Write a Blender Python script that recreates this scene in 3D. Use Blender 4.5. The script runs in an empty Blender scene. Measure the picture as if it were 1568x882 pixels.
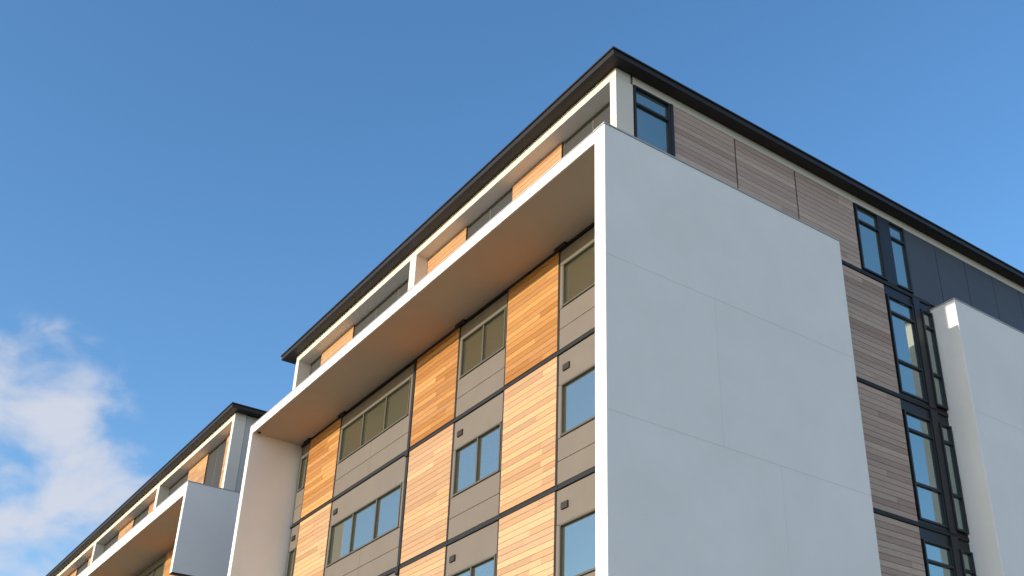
import bpy, math, random
from mathutils import Vector, Matrix
random.seed(7)
S=bpy.context.scene
S.view_settings.view_transform='Standard'; S.view_settings.look='None'; S.view_settings.exposure=0

# ---------------------------------------------------------------- materials
def mat(name):
    m=bpy.data.materials.new(name); m.use_nodes=True
    nt=m.node_tree; b=nt.nodes['Principled BSDF']
    return m,nt,b
def N(nt,t,**k):
    n=nt.nodes.new(t)
    for a,v in k.items(): setattr(n,a,v)
    return n
def noise(nt,scale,detail=4,rough=.55,coord=None,stretch=None):
    tc=N(nt,'ShaderNodeTexCoord'); n=N(nt,'ShaderNodeTexNoise')
    n.inputs['Scale'].default_value=scale; n.inputs['Detail'].default_value=detail; n.inputs['Roughness'].default_value=rough
    src=tc.outputs['Object']
    if stretch:
        mp=N(nt,'ShaderNodeMapping'); mp.inputs['Scale'].default_value=stretch
        nt.links.new(src,mp.inputs[0]); src=mp.outputs[0]
    nt.links.new(src,n.inputs['Vector'])
    return n
def simple(name,col,rough=.7,var=.06,nscale=1.2,bump=.0,bscale=60,stretch=None,spec=.3,metal=0):
    m,nt,b=mat(name)
    n=noise(nt,nscale,5,.6,stretch=stretch)
    r=N(nt,'ShaderNodeMapRange'); r.inputs[1].default_value=.3;r.inputs[2].default_value=.7;r.inputs[3].default_value=1-var;r.inputs[4].default_value=1+var
    nt.links.new(n.outputs[0],r.inputs[0])
    v=N(nt,'ShaderNodeVectorMath',operation='SCALE'); v.inputs[0].default_value=col
    nt.links.new(r.outputs[0],v.inputs['Scale']); nt.links.new(v.outputs[0],b.inputs['Base Color'])
    b.inputs['Roughness'].default_value=rough; b.inputs['Specular IOR Level'].default_value=spec; b.inputs['Metallic'].default_value=metal
    if bump:
        n2=noise(nt,bscale,3); bp=N(nt,'ShaderNodeBump'); bp.inputs['Strength'].default_value=bump; bp.inputs['Distance'].default_value=.01
        nt.links.new(n2.outputs[0],bp.inputs['Height']); nt.links.new(bp.outputs[0],b.inputs['Normal'])
    return m
M_white=simple('white_render',(.86,.855,.84),.8,.035,.6,.25,45)
M_joint=simple('render_joint',(.76,.755,.74),.8,.03,.6)
M_cream=simple('cream_paint',(.72,.68,.60),.6,.03,1.0)
M_grey=simple('taupe_fibre_cement',(.172,.145,.120),.6,.05,1.5,.1,80)
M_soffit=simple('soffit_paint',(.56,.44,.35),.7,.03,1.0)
M_dark=simple('black_joint',(.018,.018,.02),.6,.1)
M_roof=simple('dark_roof_metal',(.024,.020,.019),.5,.1,2.0,spec=.3)
M_slate=simple('slate_cladding',(.075,.085,.105),.55,.06,1.5)
M_coping=simple('grey_coping',(.42,.42,.43),.5,.05)
M_frame=simple('bronze_window_frame',(.10,.092,.075),.45,.05)
M_frameblk=simple('black_window_frame',(.02,.022,.026),.4,.05)
M_core=simple('core_wall',(.05,.05,.05),.8,.05)
M_lgrey=simple('light_grey_panel',(.50,.49,.47),.6,.04)

def glass(name,base,ior):
    m,nt,b=mat(name)
    out=nt.nodes['Material Output']
    b.inputs['Base Color'].default_value=(*base,1); b.inputs['Roughness'].default_value=.6
    g=N(nt,'ShaderNodeBsdfGlossy'); g.inputs['Roughness'].default_value=.015; g.inputs['Color'].default_value=(.88,.97,.90,1)
    fr=N(nt,'ShaderNodeFresnel'); fr.inputs['IOR'].default_value=ior
    n=noise(nt,.9,2); bp=N(nt,'ShaderNodeBump'); bp.inputs['Strength'].default_value=.06; bp.inputs['Distance'].default_value=.05
    nt.links.new(n.outputs[0],bp.inputs['Height']); nt.links.new(bp.outputs[0],g.inputs['Normal'])
    mx=N(nt,'ShaderNodeMixShader'); nt.links.new(fr.outputs[0],mx.inputs[0]); nt.links.new(b.outputs[0],mx.inputs[1]); nt.links.new(g.outputs[0],mx.inputs[2])
    nt.links.new(mx.outputs[0],out.inputs[0])
    return m
M_glass=glass('window_glass',(.05,.048,.018),5.2)
M_glass2=glass('tinted_glass',(.045,.08,.072),4.2)

def timber(name,greyer):
    m,nt,b=mat(name)
    at=N(nt,'ShaderNodeAttribute'); at.attribute_name='tint'
    sx=N(nt,'ShaderNodeSeparateColor'); nt.links.new(at.outputs['Color'],sx.inputs[0])
    ramp=N(nt,'ShaderNodeValToRGB'); e=ramp.color_ramp.elements
    if greyer==0:
        cols=[(0,(.33,.14,.035)),(.35,(.40,.18,.05)),(.7,(.46,.225,.068)),(1,(.53,.285,.10))]
    else:
        cols=[(0,(.37,.255,.20)),(.35,(.46,.335,.275)),(.7,(.51,.38,.31)),(1,(.57,.43,.345))]  # paler, greyer ramp for the side boards
    e[0].position=0;e[0].color=(*cols[0][1],1);e[1].position=1;e[1].color=(*cols[3][1],1)
    for p_,c_ in cols[1:3]:
        q_=e.new(p_); q_.color=(*c_,1)
    nt.links.new(sx.outputs[0],ramp.inputs[0])
    g=noise(nt,6,6,.65,stretch=(.6,.6,14))
    r=N(nt,'ShaderNodeMapRange'); r.inputs[1].default_value=.3;r.inputs[2].default_value=.7;r.inputs[3].default_value=.80;r.inputs[4].default_value=1.12
    nt.links.new(g.outputs[0],r.inputs[0])
    v=N(nt,'ShaderNodeVectorMath',operation='SCALE'); nt.links.new(ramp.outputs[0],v.inputs[0]); nt.links.new(r.outputs[0],v.inputs['Scale'])
    # sheltered boards keep their orange, exposed ones bleach (attribute green channel)
    mx=N(nt,'ShaderNodeMix',data_type='RGBA'); nt.links.new(sx.outputs[1],mx.inputs[0]); nt.links.new(v.outputs[0],mx.inputs[6])
    bl=N(nt,'ShaderNodeVectorMath',operation='MULTIPLY_ADD'); nt.links.new(v.outputs[0],bl.inputs[0]); bl.inputs[1].default_value=(.80,.82,.82); bl.inputs[2].default_value=(.20,.19,.165)
    nt.links.new(bl.outputs[0],mx.inputs[7]); nt.links.new(mx.outputs[2],b.inputs['Base Color'])
    b.inputs['Roughness'].default_value=.65; b.inputs['Specular IOR Level'].default_value=.25
    return m
M_tim=timber('cedar_boards',0)
M_timw=timber('side_cedar_boards',1)

# ---------------------------------------------------------------- mesh helper
def empty(name):
    o=bpy.data.objects.new(name,None); S.collection.objects.link(o); return o
class Part:
    def __init__(s,name,m,parent,bevel=0):
        s.name=name;s.m=m;s.parent=parent;s.v=[];s.f=[];s.t=[];s.bevel=bevel
    def box(s,x0,x1,y0,y1,z0,z1,t=(0,0)):
        if x1<x0:x0,x1=x1,x0
        if y1<y0:y0,y1=y1,y0
        if z1<z0:z0,z1=z1,z0
        i=len(s.v)
        s.v+=[(x0,y0,z0),(x1,y0,z0),(x1,y1,z0),(x0,y1,z0),(x0,y0,z1),(x1,y0,z1),(x1,y1,z1),(x0,y1,z1)]
        for q in ((0,3,2,1),(4,5,6,7),(0,1,5,4),(1,2,6,5),(2,3,7,6),(3,0,4,7)):
            s.f.append(tuple(i+k for k in q)); s.t.append(t)
    def done(s):
        if not s.v: return
        me=bpy.data.meshes.new(s.name); me.from_pydata(s.v,[],s.f)
        a=me.attributes.new('tint','FLOAT_COLOR','FACE')
        for k,t in enumerate(s.t): a.data[k].color=(t[0],t[1],0,1)
        me.materials.append(s.m); o=bpy.data.objects.new(s.name,me); S.collection.objects.link(o)
        if s.parent: o.parent=s.parent
        if s.bevel:
            b=o.modifiers.new('b','BEVEL'); b.width=s.bevel; b.segments=2; b.limit_method='ANGLE'
        return o
def frontboards(P,x0,x1,z0,z1,y,bleach,h=.137):
    n=max(1,round((z1-z0)/h)); h=(z1-z0)/n
    for k in range(n):
        za=z0+k*h
        x=x0
        while x<x1-.01:
            L=random.uniform(.9,2.6)
            xe=min(x1,x+L)
            if x1-xe<.35: xe=x1
            b=bleach+random.uniform(-.12,.12)
            P.box(x+.0015,xe-.0015,y,y+.02+random.uniform(0,.002),za+.004,za+h-.004,(random.random(),min(1,max(0,b))))
            x=xe
def sideboards(P,y0,y1,z0,z1,x,bleach,h=.137):
    n=max(1,round((z1-z0)/h)); h=(z1-z0)/n
    for k in range(n):
        za=z0+k*h; y=y0
        while y<y1-.01:
            L=random.uniform(1.2,3.2); ye=min(y1,y+L)
            if y1-ye<.35: ye=y1
            P.box(x-.02,x+random.uniform(0,.002),y+.0015,ye-.0015,za+.005,za+h-.005,(random.random(),bleach+random.uniform(-.1,.1)))
            y=ye

P_=1.59; GZ=.45
ZT=15.87; ZS=15.60
class B:
    def __init__(s,root):
        s.root=root
        mk=lambda n,m,b=0: Part(n,m,root,b)
        s.white=mk('white_frame',M_white,.012); s.cream=mk('roof_level_frame',M_cream,.006); s.grey=mk('taupe_panels',M_grey,.003)
        s.dark=mk('floor_bands_and_joints',M_dark); s.roof=mk('roof',M_roof,.004); s.slate=mk('slate_cladding',M_slate)
        s.cop=mk('coping',M_coping); s.fr=mk('window_frames',M_frame,.003); s.frb=mk('side_window_frames',M_frameblk,.003)
        s.gl=mk('windows',M_glass); s.gl2=mk('side_windows',M_glass2); s.core=mk('walls',M_core)
        s.tim=mk('timber_cladding',M_tim); s.timw=mk('side_timber_cladding',M_timw); s.lg=mk('light_panels',M_lgrey,.003); s.vent=mk('vents',M_dark); s.sof=mk('soffit',M_soffit); s.jt=mk('render_joints',M_joint)
    def done(s):
        for p in (s.white,s.cream,s.grey,s.dark,s.roof,s.slate,s.cop,s.fr,s.frb,s.gl,s.gl2,s.core,s.tim,s.timw,s.lg,s.vent,s.sof,s.jt): p.done()
    def frontwin(s,x0,x1,z0,z1,y,n,fw=.042):
        # frame stands 25 mm proud of panels, glass set back
        s.fr.box(x0,x1,y-.025,y+.06,z1-fw,z1); s.fr.box(x0,x1,y-.03,y+.06,z0,z0+fw)
        s.fr.box(x0,x0+fw,y-.022,y+.06,z0+fw,z1-fw); s.fr.box(x1-fw,x1,y-.022,y+.06,z0+fw,z1-fw)
        for k in range(1,n):
            xm=x0+(x1-x0)*k/n; s.fr.box(xm-.025,xm+.025,y-.015,y+.06,z0+fw,z1-fw)
        for k in range(n):
            a=x0+(x1-x0)*k/n; b=x0+(x1-x0)*(k+1)/n
            s.gl.box(a+.01,b-.01,y+.035+.002*k,y+.05,z0+.01,z1-.01)
    def sidewin(s,y0,y1,z0,z1,x,rails,fw=.05):
        s.frb.box(x-.06,x+.02,y0,y1,z1-fw,z1); s.frb.box(x-.06,x+.02,y0,y1,z0,z0+fw)
        s.frb.box(x-.06,x+.018,y0,y0+fw,z0+fw,z1-fw); s.frb.box(x-.06,x+.018,y1-fw,y1,z0+fw,z1-fw)
        for r in rails: s.frb.box(x-.06,x+.012,y0+fw,y1-fw,r-.03,r+.03)
        s.gl2.box(x-.05,x-.035,y0+.01,y1-.01,z0+.01,z1-.01)
    def facade(s,segs,floors):
        """segs: (type,x0,x1,n) from right to left; floors: band heights from the top."""
        xa=min(g[1] for g in segs); xb=max(g[2] for g in segs)
        y=P_
        for (t,x0,x1,n) in segs:
            top=ZS
            for fi,zb in enumerate(floors):
                if t=='T':
                    ztop=top-.05
                    bl=.03 if fi==0 else .68+.12*min(fi-1,2)
                    frontboards(s.tim,x0+.03,x1-.03,zb+.07,ztop,y-.012,bl)
                else:
                    w0=zb+1.05; w1=zb+(2.13 if fi==0 else 2.22)
                    xl=x0+.14; xr=x1-.05
                    if n>=3: xr=x1-.12
                    s.frontwin(xl,xr,w0,w1,y,n)
                    # jambs beside the window
                    s.grey.box(x0+.03,xl-.008,y-.003,y+.03,w0,w1)
                    s.grey.box(xr+.008,x1-.02,y-.003,y+.03,w0,w1)
                    # strip above
                    zt=top-.09 if fi==0 else top-.07
                    s.grey.box(x0+.03,x1-.02,y,y+.03,w1+.012,zt)
                    # two panels below, split mid
                    zm=zb+.55
                    cuts=[x0+.03]+([x0+(x1-x0)*k/2 for k in range(1,2)] if n>=3 else [])+[x1-.02]
                    for a,b in zip(cuts[:-1],cuts[1:]):
                        s.grey.box(a+.004,b-.004,y-.001,y+.03,zm+.006,w0-.012)
                        s.grey.box(a+.004,b-.004,y-.001,y+.03,zb+.07,zm-.006)
                    if fi>0:
                        s.vent.box(x0+.2,x0+.42,y-.03,y,w1+.28,w1+.42)
                        for q in range(4):
                            s.fr.box(x0+.2,x0+.42,y-.04,y-.025,w1+.29+.033*q,w1+.303+.033*q)
                top=zb
        for zb in floors:
            s.dark.box(xa,xb,y-.035,y+.03,zb-.055,zb+.0)   # black ledge
            s.dark.box(xa,xb,y+.01,y+.04,zb,zb+.07)
        s.core.box(xa,xb,y+.045,y+2,GZ,ZS+.02)

# ================================================================= main building
root=empty('apartment_building'); b=B(root)
# white frame: right blade, top slab, left blade
b.white.box(-.31,0,0,6.56,GZ,ZT)
b.white.box(-.498,-.31,P_+.05,6.555,GZ,ZT-.003)
b.white.box(-17.12,-.31,0,P_+.05,ZS,ZT)
b.white.box(-17.34,-17.12,0,P_+.05,GZ,ZT)
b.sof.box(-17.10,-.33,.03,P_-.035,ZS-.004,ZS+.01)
b.cop.box(-.34,.012,-.012,6.575,ZT,ZT+.035)
b.cop.box(-17.35,-.34,-.010,.25,ZT,ZT+.02)
# faint render joints
for z in (12.95,9.9,6.9): b.jt.box(-.01,.0022,.02,6.54,z-.007,z+.007)
b.jt.box(-.01,.0020,2.62,2.632,9.9,12.95); b.jt.box(-.01,.0020,4.05,4.062,6.9,9.9)
X=[-.33,-3.64,-5.69,-7.81,-9.98,-14.35,-16.49,-17.12]
segs=[('W',X[1],X[0],2),('T',X[2],X[1],1),('W',X[3],X[2],2),('T',X[4],X[3],1),('W',X[5],X[4]-.12,3),('T',X[6],X[5],1),('W',X[7],X[6],1)]
floors=[13.0,10.0,7.0,4.0]
b.facade(segs,floors)
# vertical joints
for x in (X[1],X[2],X[3],X[5],X[6]): b.dark.box(x-.025,x+.025,P_-.004,P_+.04,GZ,ZS)
b.dark.box(X[4]-.12,X[4]+.0,P_-.02,P_+.04,GZ,ZS)
for zb in floors: b.dark.box(X[4]-.13,X[4]+.02,P_-.06,P_+.04,zb-.16,zb+.02)
# dark head strip and brackets at soffit
b.dark.box(-17.12,-.31,P_-.03,P_+.04,ZS-.06,ZS)
for x in (X[1]+.12,X[3]+.1,X[5]+.1,X[6]-.1): b.dark.box(x-.20,x+.20,P_-.10,P_-.03,ZS-.08,ZS-.005)
b.dark.box(-16.95,-16.88,.1,.18,ZS-.04,ZS)
# side wall
Q=-.5
b.core.box(-17.3,Q-.05,P_+2,40,GZ,ZS+.2)
b.core.box(-1.2,Q-.05,P_+.06,P_+2.1,GZ,ZS+.2)
zb_side=[15.84,12.87,9.9,6.92,3.95]
for z in zb_side:
    b.dark.box(Q-.05,Q+.03,6.56,10.3,z-.05,z+.04); 
for i,z in enumerate(zb_side[:-1]):
    sideboards(b.timw,6.57,8.62,zb_side[i+1]+.05,z-.06,Q,.15)
    lo=zb_side[i+1]
    b.sidewin(8.68,9.62,lo+.12,z-.3,Q+.01,[lo+.95,z-.75] if i else [lo+.95,z-.75])
    b.sidewin(9.86,10.27,lo+.12,z-.3,Q+.06,[lo+.95,z-.75])
    b.frb.box(Q-.05,Q+.05,9.62,9.86,lo+.02,z-.05)
    b.frb.box(Q-.05,Q+.0,8.63,10.3,z-.3,z-.05); b.frb.box(Q-.05,Q+.0,8.63,10.3,lo+.04,lo+.12)
# second white side block
b.white.box(Q,.2,10.3,20,GZ,15.66)
b.cop.box(Q,.21,10.29,20.01,15.66,15.69)
b.jt.box(Q,.2022,10.31,20,12.75,12.764)
b.core.box(-3,Q-.06,20,40,GZ,ZT)

# roof-level storey
YF=.70; YW=1.04; ZC=17.80
b.core.box(-16.2,Q-.05,YW+.05,40,ZT-.2,18.0)
b.cream.box(-16.2,Q,YF,YW+.05,ZC,18.03)           # header
b.cream.box(Q-.2,Q,YF,1.15,ZT,ZC)                  # corner column
b.cream.box(Q-.05,Q+.001,1.15,40,17.82,18.03)           # side head trim
b.cream.box(-9.08,-8.76,YF,YW+.05,ZT,ZC)
b.cream.box(-16.22,-16.0,YF,YW+.05,ZT,ZC)
b.lg.box(-17.3,-16.25,.95,3,ZT,17.2)
def pent(b,segs,YW=1.04,ZC=17.80):
    for t,x0,x1,n in segs:
        if t=='T': 
            b.core.box(x0,x1,YW+.02,YW+.06,ZT,ZC); frontboards(b.tim,x0,x1,ZT+.01,ZC-.01,YW,.45)
        else:
            b.frontwin(x0+.02,x1-.02,ZT+.1,ZC-.03,YW+.06,n)
pent(b,[('W',-2.86,-.7,2),('T',-4.8,-2.86,1),('W',-6.86,-4.8,2),('T',-8.76,-6.86,1),('W',-13,-9.08,3),('T',-15.1,-13,1),('W',-16,-15.1,1)])
# side of roof storey
b.sidewin(1.17,2.14,ZT,17.81,Q,[17.35])
b.frb.box(Q-.05,Q+.03,2.14,2.22,ZT-.1,17.81)
for a,c in ((2.22,4.0),(4.04,5.88),(5.92,7.88)): sideboards(b.timw,a,c,15.9,17.81,Q,.3)
b.dark.box(Q-.05,Q-.021,2.2,8,15.8,17.82)
b.sidewin(7.95,8.78,15.95,17.81,Q,[17.35]); b.frb.box(Q-.05,Q+.02,8.78,9.12,15.9,17.81); b.sidewin(9.12,9.74,15.95,17.81,Q,[17.35])
y=9.76
while y<39:
    b.slate.box(Q-.05,Q,y,y+1.18,15.88,17.815); y+=1.2
# roof
b.roof.box(-16.75,-.22,.42,40,18.03,18.16); b.roof.box(-16.78,-.19,.39,40,18.16,18.20)
b.done()

# ================================================================= second building
root2=empty('apartment_building'); c=B(root2)
c.white.box(-64,-23.0,0,P_+.05,15.45,ZT); c.white.box(-23.0,-22.8,0,2.3,12.74,ZT)
c.cop.box(-64,-22.79,-.012,2.31,ZT,ZT+.03)
c.sof.box(-64,-23.02,.03,P_-.035,15.446,15.46)
c.dark.box(-23.0,-22.8,0.01,2.29,12.70,12.74)
sg=[];x=-23.0
pat=[('T',2.1,1),('W',2.2,2),('T',2.1,1),('W',4.2,3)]
i=0
while x>-62:
    t,w,n=pat[i%4]; sg.append((t,x-w,x,n)); x-=w; i+=1
c.facade(sg,floors)
c.core.box(-64,-22.95,P_+1,14,GZ,18.7)
f2=lambda x:12.87-(12.87-x)*1.047
Y2=1.21; W2=1.57; C2=18.54; T2=18.78; XR=f2(-21.2)
c.core.box(-64,XR-.08,W2+.05,14,ZT-.2,T2-.02)
c.cream.box(-66,XR,Y2,W2+.05,C2,T2); c.cream.box(XR-.22,XR,Y2,W2+.06,ZT-.3,C2)
c.lg.box(XR-.08,XR-.01,W2+.07,2.2,GZ,T2-.01); c.lg.box(XR-.08,XR-.01,2.22,14,GZ,T2-.01)
ps=[('T',-22.75,-21.42,1),('W',-24.6,-22.75,2),('T',-26.6,-24.6,1),('W',-28.9,-26.6,2)]
for k in range(4):
    o=-28.9-k*8.6
    c.cream.box(f2(o-.3),f2(o),Y2,W2+.05,ZT,C2)
    ps+=[('T',o-2.3,o-.3,1),('W',o-4.3,o-2.3,2),('T',o-6.3,o-4.3,1),('W',o-8.6,o-6.3,2)]
pent(c,[(t,f2(a),f2(d),n) for t,a,d,n in ps],W2,C2)
c.roof.box(-67,-22.45,.94,14,T2,T2+.13); c.roof.box(-67,-22.42,.91,14,T2+.13,T2+.17)
c.done()

# ================================================================= ground
m,nt,bs=mat('lawn_and_gravel'); n=noise(nt,.15,6); r=N(nt,'ShaderNodeValToRGB'); r.color_ramp.elements[0].color=(.05,.065,.03,1); r.color_ramp.elements[1].color=(.12,.11,.08,1); r.color_ramp.elements[0].position=.4; r.color_ramp.elements[1].position=.6
nt.links.new(n.outputs[0],r.inputs[0]); nt.links.new(r.outputs[0],bs.inputs['Base Color']); bs.inputs['Roughness'].default_value=.95
me=bpy.data.meshes.new('ground'); R=3000; me.from_pydata([(-R,-R,GZ),(R,-R,GZ),(R,R,GZ),(-R,R,GZ)],[],[(0,1,2,3)]); me.materials.append(m)
go=bpy.data.objects.new('ground',me); S.collection.objects.link(go)
pv=Part('pavement',simple('concrete_paving',(.24,.22,.20),.85,.08,.8,.2,30),None); pv.box(-60,16,-4,0-.02,GZ-.1,GZ+.12); pv.done()

# ================================================================= light
EL=math.radians(14); AZ=math.radians(2.6)
sd=Vector((-math.sin(AZ)*math.cos(EL),-math.cos(AZ)*math.cos(EL),math.sin(EL)))
L=bpy.data.lights.new('sun','SUN'); L.energy=4.6; L.angle=math.radians(.5); L.color=(1,.86,.67)
lo=bpy.data.objects.new('sun',L); S.collection.objects.link(lo); lo.rotation_euler=sd.to_track_quat('Z','Y').to_euler()
w=bpy.data.worlds.new("World"); S.world=w; w.use_nodes=True; nt=w.node_tree; bg=nt.nodes['Background']
sk=N(nt,'ShaderNodeTexSky'); sk.sky_type='NISHITA'; sk.sun_disc=False; sk.sun_elevation=EL; sk.sun_rotation=math.pi+AZ; sk.air_density=1.0; sk.dust_density=.6; sk.ozone_density=2.0
hs=N(nt,'ShaderNodeHueSaturation'); hs.inputs['Saturation'].default_value=1.18; nt.links.new(sk.outputs[0],hs.inputs['Color'])
tn=N(nt,'ShaderNodeVectorMath',operation='MULTIPLY'); nt.links.new(hs.outputs[0],tn.inputs[0]); tn.inputs[1].default_value=(1.70,1.80,1.90)
tc=N(nt,'ShaderNodeTexCoord')
def cloudnoise(loc,scale,zs,detail=7):
    mp=N(nt,'ShaderNodeMapping'); mp.inputs['Scale'].default_value=(1,1,zs); mp.inputs['Location'].default_value=loc; nt.links.new(tc.outputs['Generated'],mp.inputs[0])
    n1=N(nt,'ShaderNodeTexNoise'); n1.inputs['Scale'].default_value=scale; n1.inputs['Detail'].default_value=detail; n1.inputs['Roughness'].default_value=.5; n1.inputs['Distortion'].default_value=.25
    nt.links.new(mp.outputs[0],n1.inputs['Vector'])
    return n1.outputs[0]
def step(src,a,b_):
    th=N(nt,'ShaderNodeMapRange',interpolation_type='SMOOTHSTEP'); th.inputs[1].default_value=a; th.inputs[2].default_value=b_; nt.links.new(src,th.inputs[0]); return th.outputs[0]
def cone(d,a0,a1):
    nv=N(nt,'ShaderNodeVectorMath',operation='NORMALIZE'); nt.links.new(tc.outputs['Generated'],nv.inputs[0])
    dt=N(nt,'ShaderNodeVectorMath',operation='DOT_PRODUCT'); nt.links.new(nv.outputs[0],dt.inputs[0]); dt.inputs[1].default_value=Vector(d).normalized()
    return step(dt.outputs['Value'],math.cos(math.radians(a0)),math.cos(math.radians(a1)))
def op(kind,a,b_):
    mu=N(nt,'ShaderNodeMath',operation=kind); nt.links.new(a,mu.inputs[0])
    if isinstance(b_,float): mu.inputs[1].default_value=b_
    else: nt.links.new(b_,mu.inputs[1])
    return mu.outputs[0]
def over(base,f,col):
    mxc=N(nt,'ShaderNodeMix',data_type='RGBA'); nt.links.new(f,mxc.inputs[0]); nt.links.new(base,mxc.inputs[6]); mxc.inputs[7].default_value=(*col,1); return mxc.outputs[2]
# puffs low in the west, unseen broken cloud bank added in the east to fill the side wall
cm=op('MAXIMUM',op('MAXIMUM',cone((-.914,.126,.380),5.4,1.0),cone((-1.0266,.190,.365),4.6,.8)),cone((-1.0793,.1611,.305),4.0,.8))
f=op('MULTIPLY',step(op('ADD',cloudnoise((.3,.1,.0),15,1.6),op('MULTIPLY',cm,.27)),.54,.90),step(cm,.0,.4))
col=over(tn.outputs[0],op('MULTIPLY',f,.85),(4.7,4.8,5.3))
col=over(col,op('MULTIPLY',step(cloudnoise((2.,1.,.0),3,2.2),.36,.54),cone((1,-.15,.30),50,30)),(5.9,5.6,5.5))
nt.links.new(col,bg.inputs[0]); bg.inputs[1].default_value=.15

# ================================================================= camera
yaw,pit,rol=2.5024,.4872,.0044
F=Vector((math.cos(yaw)*math.cos(pit),math.sin(yaw)*math.cos(pit),math.sin(pit)))
Rr=Vector((math.sin(yaw),-math.cos(yaw),0)); U=Rr.cross(F)
r2=Rr*math.cos(rol)+U*math.sin(rol); u2=-Rr*math.sin(rol)+U*math.cos(rol)
cam=bpy.data.cameras.new('camera'); co=bpy.data.objects.new('camera',cam); S.collection.objects.link(co); S.camera=co
M=Matrix((r2,u2,-F)).transposed().to_4x4(); M.translation=Vector((12.872,-10.0853,2.0691)); co.matrix_world=M
cam.sensor_width=36; cam.clip_end=6000
cam.lens=1691.375/1568*36; cam.shift_x=-106.1/1568; cam.shift_y=114.9/1568
